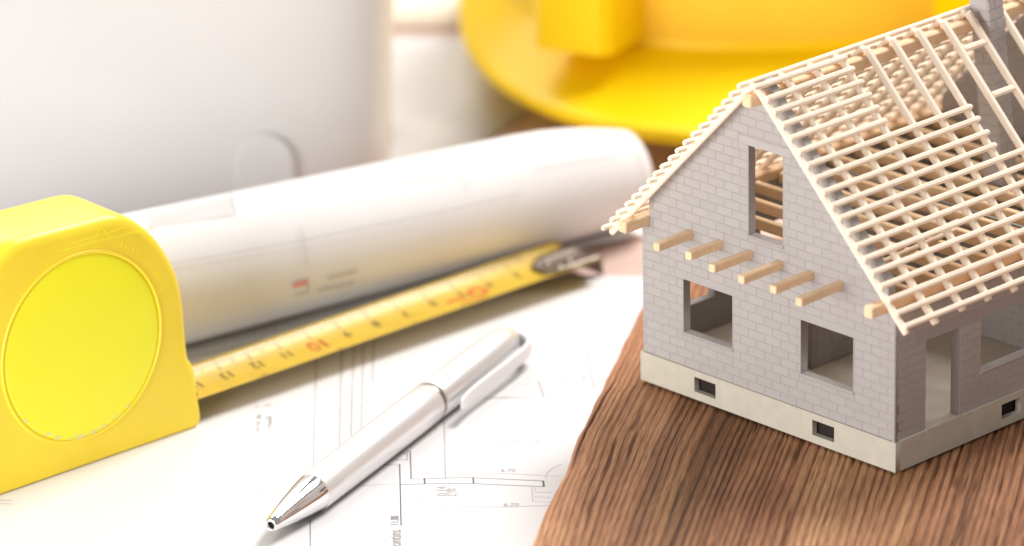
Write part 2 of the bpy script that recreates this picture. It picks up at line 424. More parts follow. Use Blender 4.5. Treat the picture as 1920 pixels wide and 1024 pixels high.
# ------------------------------------------------------------------ wooden board
def board():
    ang = R(-11.45); W_, L_ = .235, .335; T_ = .0142
    nx, ny = 880, 250
    xs = np.linspace(0, 1, nx) ** 1.0 * W_; ys = np.linspace(0, L_, ny)
    X, Y = np.meshgrid(xs, ys)
    # grain: warped, stretched along the board
    wx = X + .0034 * (fbm(Y * 9, X * 9, 11, 3) - .5) + .0005 * (fbm(Y * 45, X * 40, 12, 3) - .5) + .03 * (np.exp(-((Y - .17) / .05) ** 2)) * .06 * np.exp(-X / .02)
    g1 = fbm(wx * 330, Y * 5, 21, 2)
    ph = wx / .0022 + 4.2 * fbm(wx * 34, Y * 2.6, 31, 3) + 1.5 * fbm(wx * 120, Y * 3.0, 36, 2) + .22 * fbm(wx * 300, Y * 20, 33, 2)
    fr = ph - np.floor(ph)
    ring = np.clip(fr / .45, 0, 1) ** .8 * np.clip((1 - fr) / .14, 0, 1) ** .7      # sharp groove at each ring, broad plateau
    p2 = wx / .00085 + 2.5 * fbm(wx * 160, Y * 9, 37, 2); f2 = p2 - np.floor(p2)
    hair = np.clip((.22 - np.abs(f2 - .5)) / .2, 0, 1) * np.clip((vnoise(np.floor(p2) * 2.7, Y * 34, 39) - .42) * 4, 0, 1)
    depth = .50 + .50 * vnoise(np.floor(ph) * 3.1, Y * 14, 35)                          # some rings are deep, some faint
    ring = 1 - (1 - ring) * depth
    fine = .55 * fbm(wx * 1700, Y * 60, 41, 3) + .45 * vnoise(wx * 3600, Y * 260, 43)
    crack = vnoise(wx * 720, Y * 30, 51) * .6 + vnoise(wx * 1300, Y * 75, 52) * .4
    crk = np.clip((.27 - crack) / .14, 0, 1)
    big = np.clip((.11 - vnoise(wx * 620, Y * 10, 61)) / .05, 0, 1) * np.clip((vnoise(wx * 1100, Y * 60, 63) - .35) * 6, 0, 1)
    tone = fbm(wx * 26, Y * 5, 71, 3)
    g = .08 + .44 * ring + .24 * (g1 - .5) + .30 * (fine - .5) + .72 * (tone - .45)
    g = g - .17 * hair
    edge = np.exp(-X / .012)
    g = g + .22 * edge
    g = g * (1 - .62 * crk) * (1 - .80 * big)
    g = np.clip(g + .10, 0, 1)
    hgt = -.00010 * hair + .00026 * (ring - 1) + .00022 * (fine - .5) - .00022 * crk - .0006 * big
    hgt = hgt - .0022 * np.exp(-X / .0013) - .0009 * np.exp(-X / .006)
    wob = .0018 * (fbm(ys * 22, ys * 0 + 3, 81, 3) - .5) + .0007 * (fbm(ys * 120, ys * 0 + 5, 82, 2) - .5)
    XX = X + (wob[:, None]) * np.exp(-X / .02)
    Z = T_ + hgt
    V = np.stack([XX, Y, Z], -1).reshape(-1, 3)
    idx = np.arange(nx * ny).reshape(ny, nx)
    F = np.stack([idx[:-1, :-1], idx[:-1, 1:], idx[1:, 1:], idx[1:, :-1]], -1).reshape(-1, 4)
    # skirt
    bord = np.concatenate([idx[0, :], idx[1:, -1], idx[-1, -2::-1], idx[-2:0:-1, 0]])
    n0 = len(V); low = V[bord].copy(); low[:, 2] = .0002
    V = np.concatenate([V, low]); nb = len(bord)
    k = np.arange(nb); k2 = (k + 1) % nb
    S = np.stack([bord[k], n0 + k, n0 + k2, bord[k2]], -1)
    F = np.concatenate([F, S])
    me = bpy.data.meshes.new('wooden_board')
    me.vertices.add(len(V)); me.vertices.foreach_set('co', V.ravel())
    me.loops.add(len(F) * 4); me.polygons.add(len(F))
    me.loops.foreach_set('vertex_index', F.ravel().astype(np.int32))
    me.polygons.foreach_set('loop_start', np.arange(0, len(F) * 4, 4, dtype=np.int32))
    me.polygons.foreach_set('use_smooth', np.ones(len(F), dtype=bool))
    me.update(calc_edges=True); me.validate()
    a = me.attributes.new('grain', 'FLOAT', 'POINT')
    a.data.foreach_set('value', np.concatenate([g.ravel(), np.full(nb, .4)]).astype(np.float32))
    h = me.attributes.new('hue', 'FLOAT', 'POINT')
    h.data.foreach_set('value', np.concatenate([fbm(wx * 60, Y * 7, 91, 3).ravel(), np.full(nb, .5)]).astype(np.float32))
    me.materials.append(M_BOARD)
    o = bpy.data.objects.new('wooden_board', me); link(o)
    o.location = (.0027 - .020 - .0012, 1.1517 - .10, 0); o.rotation_euler = (0, 0, ang)
    tag(o, 'weathered brown wooden board with deep grain under the model house', 'board')
board()

# ------------------------------------------------------------------ the model house
YAW = 0.81302
HOUSE = empty('model_house', (.0352, 1.2630, .015), -YAW)
tag(HOUSE, 'grey brick model house with a bare cream roof lattice and a chimney', 'model house')
W = .095; LEN = .132; HF = .00853; TH = .0026; IN = .0006
UC = .047; K = 1.03; Z0 = .1003
EAVE = .0462

def face_me(me, thick):
    for v in me.vertices:
        x, y, z = v.co; v.co = (x, thick / 2 - z, y)
    me.update()
    return me
def wall(name, outer, holes, thick, mat_, origin, rz, parent=HOUSE):
    me = face_me(fill2d(name, [outer] + holes, thick, mat_), thick)
    o = bpy.data.objects.new(name, me); o.location = origin; o.rotation_euler = (0, 0, rz)
    return link(o, parent)
def rect(a, b, c, d): return [(a, c), (b, c), (b, d), (a, d)]

# brick pieces -----------------------------------------------------
BL, BH, JT = .00598, .00253, .00019
def sub_rect(r, o):
    a, b, c, d = r; e, f, g, h = o
    if e >= b or f <= a or g >= d or h <= c: return [r]
    out = []
    if e > a: out.append((a, e, c, d))
    if f < b: out.append((f, b, c, d))
    m0, m1 = max(a, e), min(b, f)
    if g > c: out.append((m0, m1, c, g))
    if h < d: out.append((m0, m1, h, d))
    return out
def clip(poly, a, b, c):           # keep a*x+b*y<=c
    out = []
    for i in range(len(poly)):
        p, q = poly[i], poly[(i + 1) % len(poly)]
        dp = a * p[0] + b * p[1] - c; dq = a * q[0] + b * q[1] - c
        if dp <= 0: out.append(p)
        if (dp < 0 < dq) or (dq < 0 < dp):
            t = dp / (dp - dq); out.append((p[0] + (q[0] - p[0]) * t, p[1] + (q[1] - p[1]) * t))
    return out
def parea(p):
    return abs(sum(p[i][0] * p[(i + 1) % len(p)][1] - p[(i + 1) % len(p)][0] * p[i][1] for i in range(len(p)))) / 2
def brick_layout(s0, s1, z0, z1, holes, planes=(), phase=0.0, bl=BL, bh=BH):
    res = []; row = 0; z = z0
    while z < z1 - .0004:
        off = s0 - (bl / 2 if row % 2 else 0) - phase
        s = off
        while s < s1:
            r = (max(s, s0) + (JT / 2), min(s + bl, s1) - JT / 2, z + JT / 2, min(z + bh, z1) - JT / 2)
            s += bl
            if r[1] - r[0] < .0006: continue
            rs = [r]
            for h in holes:
                rs = [q for x in rs for q in sub_rect(x, h)]
            for q in rs:
                if q[1] - q[0] < .0005 or q[3] - q[2] < .0005: continue
                poly = rect(*q)
                for pl in planes: poly = clip(poly, *pl) if poly else poly
                if poly and len(poly) > 2 and parea(poly) > 4e-7: res.append(poly)
        z += bh; row += 1
    return res
def brick_geo(poly, proud=.00009, ch=.00008, c=(0, 0)):
    n = len(poly); cx = sum(p[0] for p in poly) / n; cy = sum(p[1] for p in poly) / n
    w = max(p[0] for p in poly) - min(p[0] for p in poly); h = max(p[1] for p in poly) - min(p[1] for p in poly)
    kx = max(.2, 1 - 2 * ch / w); ky = max(.2, 1 - 2 * ch / h)
    v = [(p[0] - c[0], .00002, p[1] - c[1]) for p in poly] + [(cx + (p[0] - cx) * kx - c[0], -proud, cy + (p[1] - cy) * ky - c[1]) for p in poly]
    f = [[i, (i + 1) % n, n + (i + 1) % n, n + i] for i in range(n)] + [[n + i for i in range(n)]]
    return v, f
ALL = []       # (score, wall object, poly, material)
LOOSE = MB()   # the bricks past the first three hundred, in house coordinates
def put(wallo, polys, weight, mat_, vis=lambda s, z: True):
    for p in polys:
        c = (sum(q[0] for q in p) / len(p), sum(q[1] for q in p) / len(p))
        ALL.append((parea(p) * weight if vis(*c) else 0, wallo, p, mat_))

# foundation --------------------------------------------------------
vz0, vz1 = .00228, .00664
gv = [(.02082, .0289), (.06499, .07297)]; sv = [(.04274, .05045), (.095, .103)]
FO = wall('foundation', rect(0, W, 0, HF), [rect(a, b, vz0, vz1) for a, b in gv], .0018, M_FOUND, (0, 0, 0), 0)
FO['label'] = 'pale concrete foundation strip with small vents'
wall('foundation', rect(.0018, LEN, 0, HF), [rect(a, b, vz0, vz1) for a, b in sv], .0018, M_FOUND, (W, 0, 0), R(90))
wall('foundation', rect(0, LEN - .0018, 0, HF), [], .0018, M_FOUND, (0, LEN, 0), R(-90))
wall('foundation', rect(.0018, W - .0018, 0, HF), [], .0018, M_FOUND, (W, LEN, 0), R(180))
MB().box(.0022, W - .0022, .0022, LEN - .0022, -.0009, .0002).build('base_plate', M_FOUND, HOUSE)
MB().box(.0031, W - .0031, .0031, LEN - .0031, HF - .0012, HF - .0001).build('floor', M_FLOOR, HOUSE)
MB().box(.0023, W - .0023, .0023, LEN - .0023, .0006, .0069).build('vent_shade_block', M_DARK, HOUSE)  # solid dark block painted as the shade behind the vents
# door threshold, a hair proud of the floor
MB().box(W - .0030, W + .00012, .0122, .0256, HF - .0009, HF + .0002).build('threshold', M_FLOOR, HOUSE)

# gable wall --------------------------------------------------------
ZW = .0991
def zg(u): return ZW - K * abs(u - UC)
nl = .0034
outer = [(IN, HF), (W - IN, HF), (W - IN, EAVE), (W - nl, EAVE), (W - nl, zg(W - nl)), (UC, ZW), (nl, zg(nl)), (nl, EAVE), (IN, EAVE)]
w1 = (.01629, .03474, .01856, .03402); w2 = (.06017, .07908, .01856, .03402); gw = (.04096, .05346, .05336, .07881)
GW = wall('gable_wall', outer, [rect(*w1), rect(*w2), rect(*gw)], TH, M_MORTAR, (0, IN, 0), 0)
lint = [(w1[0] - .0035, w1[1] + .0052, w1[3], w1[3] + .00255), (w2[0] - .004, w2[1] + .0045, w2[3], w2[3] + .00255), (gw[0] - .0036, gw[1] + .0032, gw[3], gw[3] + .00255)]
sill = [(w[0] - .0004, w[1] + .0006, w[2] - .0008, w[2]) for w in (w1, w2, gw)]
jamb = [(w[1], w[1] + .00055, w[2], w[3]) for w in (w1, w2, gw)]
hl = [w1, w2, gw] + lint + sill + jamb
planes = [(-K, 1, ZW - K * UC - .0002), (K, 1, ZW + K * UC - .0002)]
b1 = brick_layout(IN + .0001, W - IN - .0006, HF, EAVE, hl, planes, phase=.0017)
b2 = brick_layout(nl + .0001, W - nl - .0001, HF + 15 * BH, ZW, hl, planes, phase=.0045)
b1 = [p for p in b1 if max(q[1] for q in p) < HF + 15 * BH + .0003]
put(GW, b1 + b2, 1.0, M_BRICK)
for a, b, c, d in lint:
    v, f = brick_geo(rect(a + JT / 2, b - JT / 2, c, d - JT / 2)); mesh('lintel', v, f, M_BRICK, GW)
for w in (w1, w2, gw):   # sills: a thin ledge a little proud of the wall
    v, f = bar((w[0] - .0004, TH / 2 - .0003, w[2] - .0003), (w[1] + .0006, TH / 2 - .0003, w[2] - .0003), TH + .0003, .0007, ch=.3)
    mesh('window_sill', v, f, M_BRICK, GW)
v, f = bar((W - IN - .0003, .00035, HF), (W - IN - .0003, .00035, EAVE), .0009, .0009, up=(0, -1, 0), ch=.25, endch=.05)
mesh('corner_bead', v, f, M_BRICK, HOUSE)
# side wall with door and window -------------------------------------
door = (.0124, .02538, HF, .0340); rw = (.0344, .062, .0186, .0340); rw2 = (.075, .11, .0186, .0340)
SW = wall('side_wall', [(IN + TH, HF), (door[0], HF), (door[0], door[3]), (door[1], door[3]), (door[1], HF), (LEN - IN, HF), (LEN - IN, EAVE), (IN + TH, EAVE)],
          [rect(*rw), rect(*rw2)], TH, M_MORTAR, (W - IN, 0, 0), R(90))
hl2 = [door, rw, rw2, (door[0] - .004, rw2[1] + .004, .0340, .0378), (rw[0], rw[1], rw[2] - .0008, rw[2]), (door[1], door[1] + .0006, HF, .034)]
put(SW, brick_layout(.0012, LEN - .001, HF, EAVE, hl2, phase=.0022), .9, M_BRICK, lambda s, z: s < .0535)
for w in (rw, rw2):
    v, f = bar((w[0] - .0004, TH / 2 - .0003, w[2] - .0003), (w[1] + .0006, TH / 2 - .0003, w[2] - .0003), TH + .0003, .0007, ch=.3)
    mesh('window_sill', v, f, M_BRICK, SW)
# far walls and partitions -------------------------------------------
def lw(v0, v1, a, b): return (LEN - v1, LEN - v0, a, b)
LW = wall('rear_side_wall', rect(IN, LEN - IN - TH, HF, EAVE), [rect(*lw(.0125, .0262, .0182, .0340)), rect(*lw(.045, .062, .0182, .034))], TH, M_MORTAR, (IN, LEN, 0), R(-90))
BWL = wall('back_gable_wall', [(IN + TH, HF), (W - IN - TH, HF), (W - IN - TH, EAVE), (W - nl, EAVE), (W - nl, zg(W - nl)), (UC, ZW), (nl, zg(nl)), (nl, EAVE), (IN + TH, EAVE)], [], TH, M_MORTAR, (0, .121, 0), 0)
P1 = wall('partition_wall', rect(0, .050, HF, .0442), [], .0017, M_MORTAR, (.0436, .0228, 0), R(90))
P2 = wall('partition_wall', rect(.004, W - .004, HF, .0442), [], .0017, M_MORTAR, (0, .0736, 0), 0)
put(BWL, brick_layout(nl + .001, W - nl - .001, EAVE, ZW, [], planes), .5, M_BRICK, lambda s, z: False)
put(P1, brick_layout(.002, .050, HF, .044, []), .2, M_BRICK, lambda s, z: False)
put(P2, brick_layout(.045, W - .004, HF, .044, []), .3, M_BRICK, lambda s, z: False)

# chimney -------------------------------------------------------------
CH = empty('chimney_axis')  # temporary holder replaced below
bpy.data.objects.remove(CH)
CW = .0064; CZ = .0575
core = MB().box(-CW / 2, CW / 2, -CW / 2, CW / 2, 0, CZ)
CHM = core.build('chimney', M_CHIM, HOUSE)
CHM.location = (.0517, .0915, .047)
CHM.rotation_euler = (R(4.0), R(-3.6), 0)
CHM['label'] = 'leaning slate grey brick chimney'
def chim_bricks(face):
    out = []; z = 0; row = 0; bh = .00305
    while z < CZ - .0005:
        z1 = min(z + bh, CZ)
        half = (row + face) % 2
        cuts = [-CW / 2 - .0001, CW / 2 + .0001] if half else [-CW / 2 - .0001, -.0004 + (.0002 if row % 4 else .0006), CW / 2 + .0001]
        for a, b in zip(cuts, cuts[1:]):
            out.append(rect(a + .00012, b - .00012, z + .00012, z1 - .00012))
        z += bh; row += 1
    return out
CHF = []
for k in range(4):
    rot = Matrix.Rotation(R(90 * k), 4, 'Z')
    for p in chim_bricks(k % 2):
        v, f = brick_geo(p, .00024, .00022)
        v = [rot @ Vector((x, y - CW / 2, z)) for x, y, z in v]
        if k in (0, 1): CHF.append((v, f))
        else: LOOSE_C = LOOSE.add([CHM.matrix_basis @ q for q in v], f)
nch = len(CHF)
for v, f in CHF:
    c = sum(v, Vector()) / len(v)
    o = mesh('brick', [q - c for q in v], f, M_CHIM, CHM, loc=c)
MB().box(-CW / 2 - .00015, CW / 2 + .00015, -CW / 2 - .00015, CW / 2 + .00015, CZ, CZ + .0005).build('cap', M_CHIM, CHM)

# bricks: the largest as objects, the rest as one part -----------------
ALL.sort(key=lambda a: -a[0])
cache = {}
nobj = 300 - nch
for i, (sc, wo, p, m_) in enumerate(ALL):
    c = (sum(q[0] for q in p) / len(p), sum(q[1] for q in p) / len(p))
    if i < nobj and sc > 0:
        key = tuple((round((q[0] - c[0]) * 1e6), round((q[1] - c[1]) * 1e6)) for q in p)
        if key not in cache:
            v, f = brick_geo(p, c=c)
            me = bpy.data.meshes.new('brick'); me.from_pydata(v, [], f); me.materials.append(m_); me.update(); cache[key] = me
        o = bpy.data.objects.new('brick', cache[key])
        o.location = (c[0], 0, c[1]); link(o, wo)
    else:
        v, f = brick_geo(p)
        LOOSE.add([wo.matrix_basis @ Vector(q) for q in v], f)
LOOSE.build('brickwork', M_BRICK, HOUSE)['kind'] = 'stuff'

# timber: plates, ridge, joists, rafters, battens ------------------------
stick('wall_plate', (.0019, -.0085, .0479), (.0019, .128, .0479), .0030, .0033, M_JOIST, HOUSE, ch=.13, endch=.1, endk=.88)
stick('wall_plate', (.0931, -.0092, .0479), (.0931, .128, .0479), .0030, .0033, M_JOIST, HOUSE, ch=.13, endch=.1, endk=.88)
stick('ridge_beam', (UC, -.0066, .0944), (UC, .121, .0944), .0032, .0034, M_JOIST, HOUSE, ch=.13, endch=.1, endk=.88)
for i, ln in enumerate((.0129, .0119, .0143, .0146, .0140, .0160)):
    u = .01930 + .01109 * i
    # each joist end is a short stick let into the gable, the run inside lies behind the wall
    stick('balcony_joist', (u, -ln, .0479 + random.uniform(-.0002, .0002)), (u + random.uniform(-.0003, .0003), .004, .0479), .0023, .0023, M_JOIST, HOUSE, ch=.13, endch=.1, endk=.88)
RV2 = [.1255, .1375, .1490]
RV = [-.0034, .0078, .0190, .0293, .0396, .0500, .0604, .0708, .0812, .0930, .104, .1145]
nr = Vector((K, 0, 1)).normalized(); nL = Vector((-K, 0, 1)).normalized()
def ps(u, v, off, side):
    n = nr if side > 0 else nL
    z = Z0 - K * abs(u - UC)
    return Vector((u, v, z)) + n * off
for i, v in enumerate(RV):
    hw = .0018 if i == 0 else .0022
    stick('rafter', ps(.0483, v, -.0012, 1), ps(.1024 + random.uniform(-.0003, .0004), v, -.0012, 1), hw, .0019, M_BEAM, HOUSE, up=nr)
    stick('rafter', ps(.0457, v, -.0012, -1), ps(-.0082, v, -.0012, -1), hw, .0019, M_BEAM, HOUSE, up=nL)
    if 0 < i:
        stick('attic_joist', (.004, v + .0027, .0468), (.0905, v + .0027, .0468), .0021, .0032, M_JOIST, HOUSE, ch=.13, endch=.1, endk=.88)
for v in RV2:
    stick('rafter', ps(.0457, v, -.0012, -1), ps(-.0082, v, -.0012, -1), .0021, .0019, M_BEAM, HOUSE, up=nL)
# battens, right slope (b0 lowest)
for k in range(19):
    u = .1013 - .00292 * k
    if k == 18: u = .0489
    if k >= 13: v1 = .0302
    elif k >= 9: v1 = .0614
    else: v1 = .1165
    j = lambda: random.uniform(-.00012, .00012)
    v0 = -.0041 if k < 18 else -.0062
    stick('batten', ps(u + j(), v0 + j(), .0002, 1), ps(u + j(), v1 + j() * 3, .0002, 1), .00155, .0014, M_BEAM, HOUSE, up=nr)
# battens, left slope
for k in range(19):
    u = -.0068 + .00287 * k
    j = lambda: random.uniform(-.00012, .00012)
    stick('batten', ps(u + j(), -.0070 + j() * 3, .0002, -1), ps(u + j(), .152, .0002, -1), .0016, .0014, M_BEAM, HOUSE, up=nL)
# trimmers round the chimney opening
stick('trimmer', ps(.0550, .0716, -.0008, 1), ps(.0550, .0804, -.0008, 1), .0018, .0016, M_BEAM, HOUSE, up=nr)
stick('trimmer', ps(.0655, .0716, -.0008, 1), ps(.0655, .0804, -.0008, 1), .0018, .0016, M_BEAM, HOUSE, up=nr)
# loose sticks lying across the attic joists
stick('loose_stick', (.0700, .012, .0491), (.0672, .0560, .0491), .0012, .0012, M_BEAM, HOUSE)
stick('loose_stick', (.0735, .014, .0491), (.0712, .0500, .0491), .0012, .0012, M_BEAM, HOUSE)

# ------------------------------------------------------------------ tape measure
TAPE = empty('tape_measure', (-.0889, 1.2710, .0001), R(41.5))
tag(TAPE, 'yellow tape measure with a round lemon disc and its blade pulled out', 'tape measure')
TT = .026
def catmull(P, n=6):
    out = []; m = len(P)
    for i in range(m):
        a, b, c, d = [Vector(P[(i + k) % m]) for k in (-1, 0, 1, 2)]
        for j in range(n):
            t = j / n
            out.append(.5 * ((2 * b) + (c - a) * t + (2 * a - 5 * b + 4 * c - d) * t * t + (3 * b - a - 3 * c + d) * t ** 3))
    return out
OUT = [(-72, 0), (-55, 0), (-38, 0), (-20, 0), (-6, 0), (-1.2, .1), (.6, .9), (1.2, 3), (1.2, 9), (1.1, 15), (.5, 18), (-.9, 20.5), (-1.4, 24), (-1.7, 31), (-2.2, 39), (-4.3, 48), (-9.3, 57.2), (-15.8, 64.4), (-21.5, 68.4), (-26.5, 69.9),
       (-34, 70.3), (-44, 70.7), (-53, 71), (-59.5, 70.6), (-65, 67.8), (-70, 62.5), (-74, 54), (-76.3, 44), (-77, 30), (-77, 16), (-77, 6), (-76.2, 1.9), (-74.5, .3)]
OP = [Vector((p.x * MM, p.y * MM)) for p in catmull(OUT, 5)]
def offset_ring(P, d):
    n = len(P); r = []
    for i in range(n):
        t = (P[(i + 2) % n] - P[i - 2]).normalized(); nn = Vector((-t.y, t.x))   # inward for ccw
        r.append(P[i] + nn * d)
    return r
def case(name, P, y0, y1, rf, mat_, parent):
    v = []; f = []; n = len(P); rings = []
    for k in range(6):
        a = R(90 * k / 5); rings.append((rf * (1 - math.sin(a)), y0 + rf * (1 - math.cos(a))))
    rings = [(rf * (1 - math.sin(R(18 * k))), y0 + rf * (1 - math.cos(R(18 * k)))) for k in range(6)]
    rings += [(i, y0 + y1 - y) for i, y in reversed(rings)]
    for ri, (ins, y) in enumerate(rings):
        full = offset_ring(P, 1.0)
        for i, p in enumerate(P):
            w_ = .22 + .78 * min(1, max(0, (p.y - .002) / .012))           # crisp at the foot, round above
            q = p + (full[i] - p) * ins * w_
            yy = y0 + (y - y0) * w_ if ri < 6 else y1 - (y1 - y) * w_
            v.append((q.x, yy, q.y))
    m = len(rings)
    for k in range(m - 1):
        for i in range(n):
            j = (i + 1) % n; f.append([k * n + i, k * n + j, (k + 1) * n + j, (k + 1) * n + i])
    f.append(list(range(n))[::-1]); f.append([(m - 1) * n + i for i in range(n)])
    o = mesh(name, v, f, mat_, parent)
    autosmooth(o, 50)
    return o
CASE = case('case', OP, 0, TT, .0036, M_TAPE, TAPE)
def on_face(o, x, z, y):
    o.location = (x * MM, y, z * MM); return o
rim = lathe('disc_rim', [(.0266, .0006), (.0266, -.0002), (.0269, -.0005), (.0273, -.0005), (.0276, -.0002), (.0276, .0006)], M_TAPE, CASE, 96, 'Y')
on_face(rim, -38.6, 34.9, 0)
disc = lathe('disc', [(.0265, .0004), (.0264, -.00015), (.0255, -.00028), (.018, -.00045), (.009, -.00055), (.00001, -.0006)], M_DISC, CASE, 96, 'Y')
on_face(disc, -38.6, 34.9, 0)
disc['label'] = 'round lemon yellow disc on the tape measure'
v, f = bar((-.0026, TT / 2, .031), (-.0009, TT / 2, .0385), .011, .0042, up=(1, 0, 0)); mesh('lock_button', v, f, M_INK, TAPE)
MB().box(.0005, .00135, .0015, TT - .0015, .0015, .0095).build('mouth_shade', M_HOLE, TAPE)  # dark plate painted as the shade in the blade slot
# worn lettering pressed into the case: faint raised strokes round the disc
wm = MB(); rnd = random.Random(4)
for a in np.arange(-12, 62, 3.1):
    if rnd.random() < .25: continue
    r0 = .0293; r1 = r0 + rnd.uniform(.0010, .0022); aa = R(a); da = R(rnd.uniform(-1.2, 1.2))
    p = Vector((-.0386 + r0 * math.cos(aa), -.00004, .0349 + r0 * math.sin(aa))); q = Vector((-.0386 + r1 * math.cos(aa + da), -.00004, .0349 + r1 * math.sin(aa + da)))
    vv, ff = bar(p, q, .0003, .00012, up=(0, -1, 0)); wm.add(vv, ff)
wm.build('worn_lettering', M_TAPE, CASE)
sc = MB()
for p, q in (((-45, 64.6), (-12.5, 62.9)), ((-34, 63.9), (-30, 67.6)), ((-30, 67.6), (-27, 63.6)), ((-40, 65.6), (-22, 65.4))):
    vv, ff = bar((p[0] * MM, -.00002, p[1] * MM), (q[0] * MM, -.00002, q[1] * MM), .00022, .00008, up=(0, -1, 0)); sc.add(vv, ff)
sc.build('scratch', M_DISC, CASE)

cp = MB(); rnd = random.Random(12)
for k in range(90):
    a_ = R(rnd.triangular(205, 318, 262)); r_ = .0262 - abs(rnd.gauss(0, .0006)); s_ = rnd.uniform(.00012, .00042)
    cx_, cz_ = -.0386 + r_ * math.cos(a_), .0349 + r_ * math.sin(a_); n_ = rnd.choice((4, 5, 6)); yy = -.00036 - .000002 * (k % 20)
    cp.add([(cx_ + s_ * rnd.uniform(.5, 1.4) * math.cos(2 * math.pi * i / n_), yy, cz_ + s_ * rnd.uniform(.4, 1) * math.sin(2 * math.pi * i / n_)) for i in range(n_)], [list(range(n_))])
cp.build('paint_chips', M_CHIP, CASE)['kind'] = 'stuff'

# blade ---------------------------------------------------------------
BW = .0210; BLEN = .1575
def bz(t): return .0036 + .0034 * (abs(t) / (BW / 2)) ** 2
def B(s, t, off=0.0):
    d = 2 * .0034 * t / (BW / 2) ** 2
    n = Vector((0, -d, 1)).normalized()
    return Vector((s, TT / 2 + t, bz(t) + .0006 * (s / BLEN))) + n * off
ns, nt_ = 60, 24
v = []; f = []
for i in range(ns + 1):
    for j in range(nt_ + 1):
        s = -.004 + (BLEN + .004) * i / ns; v.append(B(s, -BW / 2 + BW * j / nt_))
for i in range(ns):
    for j in range(nt_):
        a = i * (nt_ + 1) + j; f.append([a, a + nt_ + 1, a + nt_ + 2, a + 1])
BLADE = mesh('blade', v, f, M_BLADE, TAPE, True)
md = BLADE.modifiers.new('thickness', 'SOLIDIFY'); md.thickness = .00015; md.offset = -1
BLADE['label'] = 'yellow curved tape blade printed with centimetre marks'
def sk(k): return .1685 - .01114 * k
tk = MB()
def btick(s, t0, t1, w, mb, off=.00007):
    n = 4
    for i in range(n):
        a = t0 + (t1 - t0) * i / n; b = t0 + (t1 - t0) * (i + 1) / n
        mb.add([B(s - w / 2, a, off), B(s + w / 2, a, off), B(s + w / 2, b, off), B(s - w / 2, b, off)], [[0, 1, 2, 3]])
for i in range(16, 149):
    s = sk(i / 10)
    if s < .001 or s > .142: continue
    ln = .0046 if i % 10 == 0 else (.0034 if i % 5 == 0 else .0024)
    btick(s, BW / 2 - .0001, BW / 2 - ln, .00022 if i % 10 else .0003, tk)
for i in range(0, 90):
    s = .1685 - .00177 * i
    if s < .001 or s > .142: continue
    ln = .0042 if i % 8 == 0 else .0018
    btick(s, -BW / 2 + .0001, -BW / 2 + ln, .00018, tk)
tk.build('scale_marks', M_INK, BLADE)
def btext(st, s, t, size, mb, off=.00009):
    vv, ff = text_polys(st, size); wm_ = max(a[0] for a in vv)
    mb.add([B(s + wm_ / 2 - x, t - y, off) for x, y in vv], ff)
nb = MB(); rb = MB()
for k in range(3, 15):
    if k == 10: btext('10', sk(10), .0048, .0074, rb)
    else: btext(str(k), sk(k), .0046, .0047, nb)
for k in range(1, 6): btext(str(k), .1685 - .02829 * k + .0035, -.0045, .0040, nb)
# red class mark: a ring with a bar
ring_ = [B(.1178 + .0036 * math.cos(a), .0015 + .0026 * math.sin(a), .00009) for a in np.linspace(0, 2 * math.pi, 24, endpoint=False)]
rin = [B(.1178 + .0024 * math.cos(a), .0015 + .0016 * math.sin(a), .00009) for a in np.linspace(0, 2 * math.pi, 24, endpoint=False)]
rb.add(ring_ + rin, [[i, (i + 1) % 24, 24 + (i + 1) % 24, 24 + i] for i in range(24)])
for a, b, t in ((.1055, .1125, .0008), (.1075, .1125, -.0030), (.1120, .1160, -.0042)):
    rb.add([B(a, t, .00009), B(b, t, .00009), B(b, t + .0011, .00009), B(a, t + .0011, .00009)], [[0, 1, 2, 3]])
nb.build('numerals', M_INK, BLADE); rb.build('red_numerals', M_INKRED, BLADE)['kind'] = 'stuff'
# end hook: a riveted steel plate with a turned down lip
v = []; f = []; hs = [.1410, .1430, .147, .1530, .1590, .1598]
for i, s in enumerate(hs):
    hw = (.0034, .0054, .0066, .0068, .0068, .0068)[i]
    for j in range(9): v.append(B(s, -hw + 2 * hw * j / 8, .0004))
for s, dz in ((.1603, -.0012), (.1605, -.0085)):
    for j in range(9):
        q = B(s, -.0070 + .0140 * j / 8, .0004); q.z = max(.0003, (.0058 if dz < -.005 else .0066) + dz); v.append(q)
for i in range(7):
    for j in range(8):
        a = i * 9 + j; f.append([a, a + 9, a + 10, a + 1])
HK = mesh('end_hook', v, f, M_STEEL, BLADE, True)
md = HK.modifiers.new('thickness', 'SOLIDIFY'); md.thickness = .0006; md.offset = 1
for s, t in ((.1465, -.003), (.1465, .003), (.1530, 0)):
    rv = lathe('rivet', [(.0014, 0), (.0013, .0004), (.0008, .0007), (.00001, .0008)], M_STEEL, HK, 20); rv.location = B(s, t, .0008)

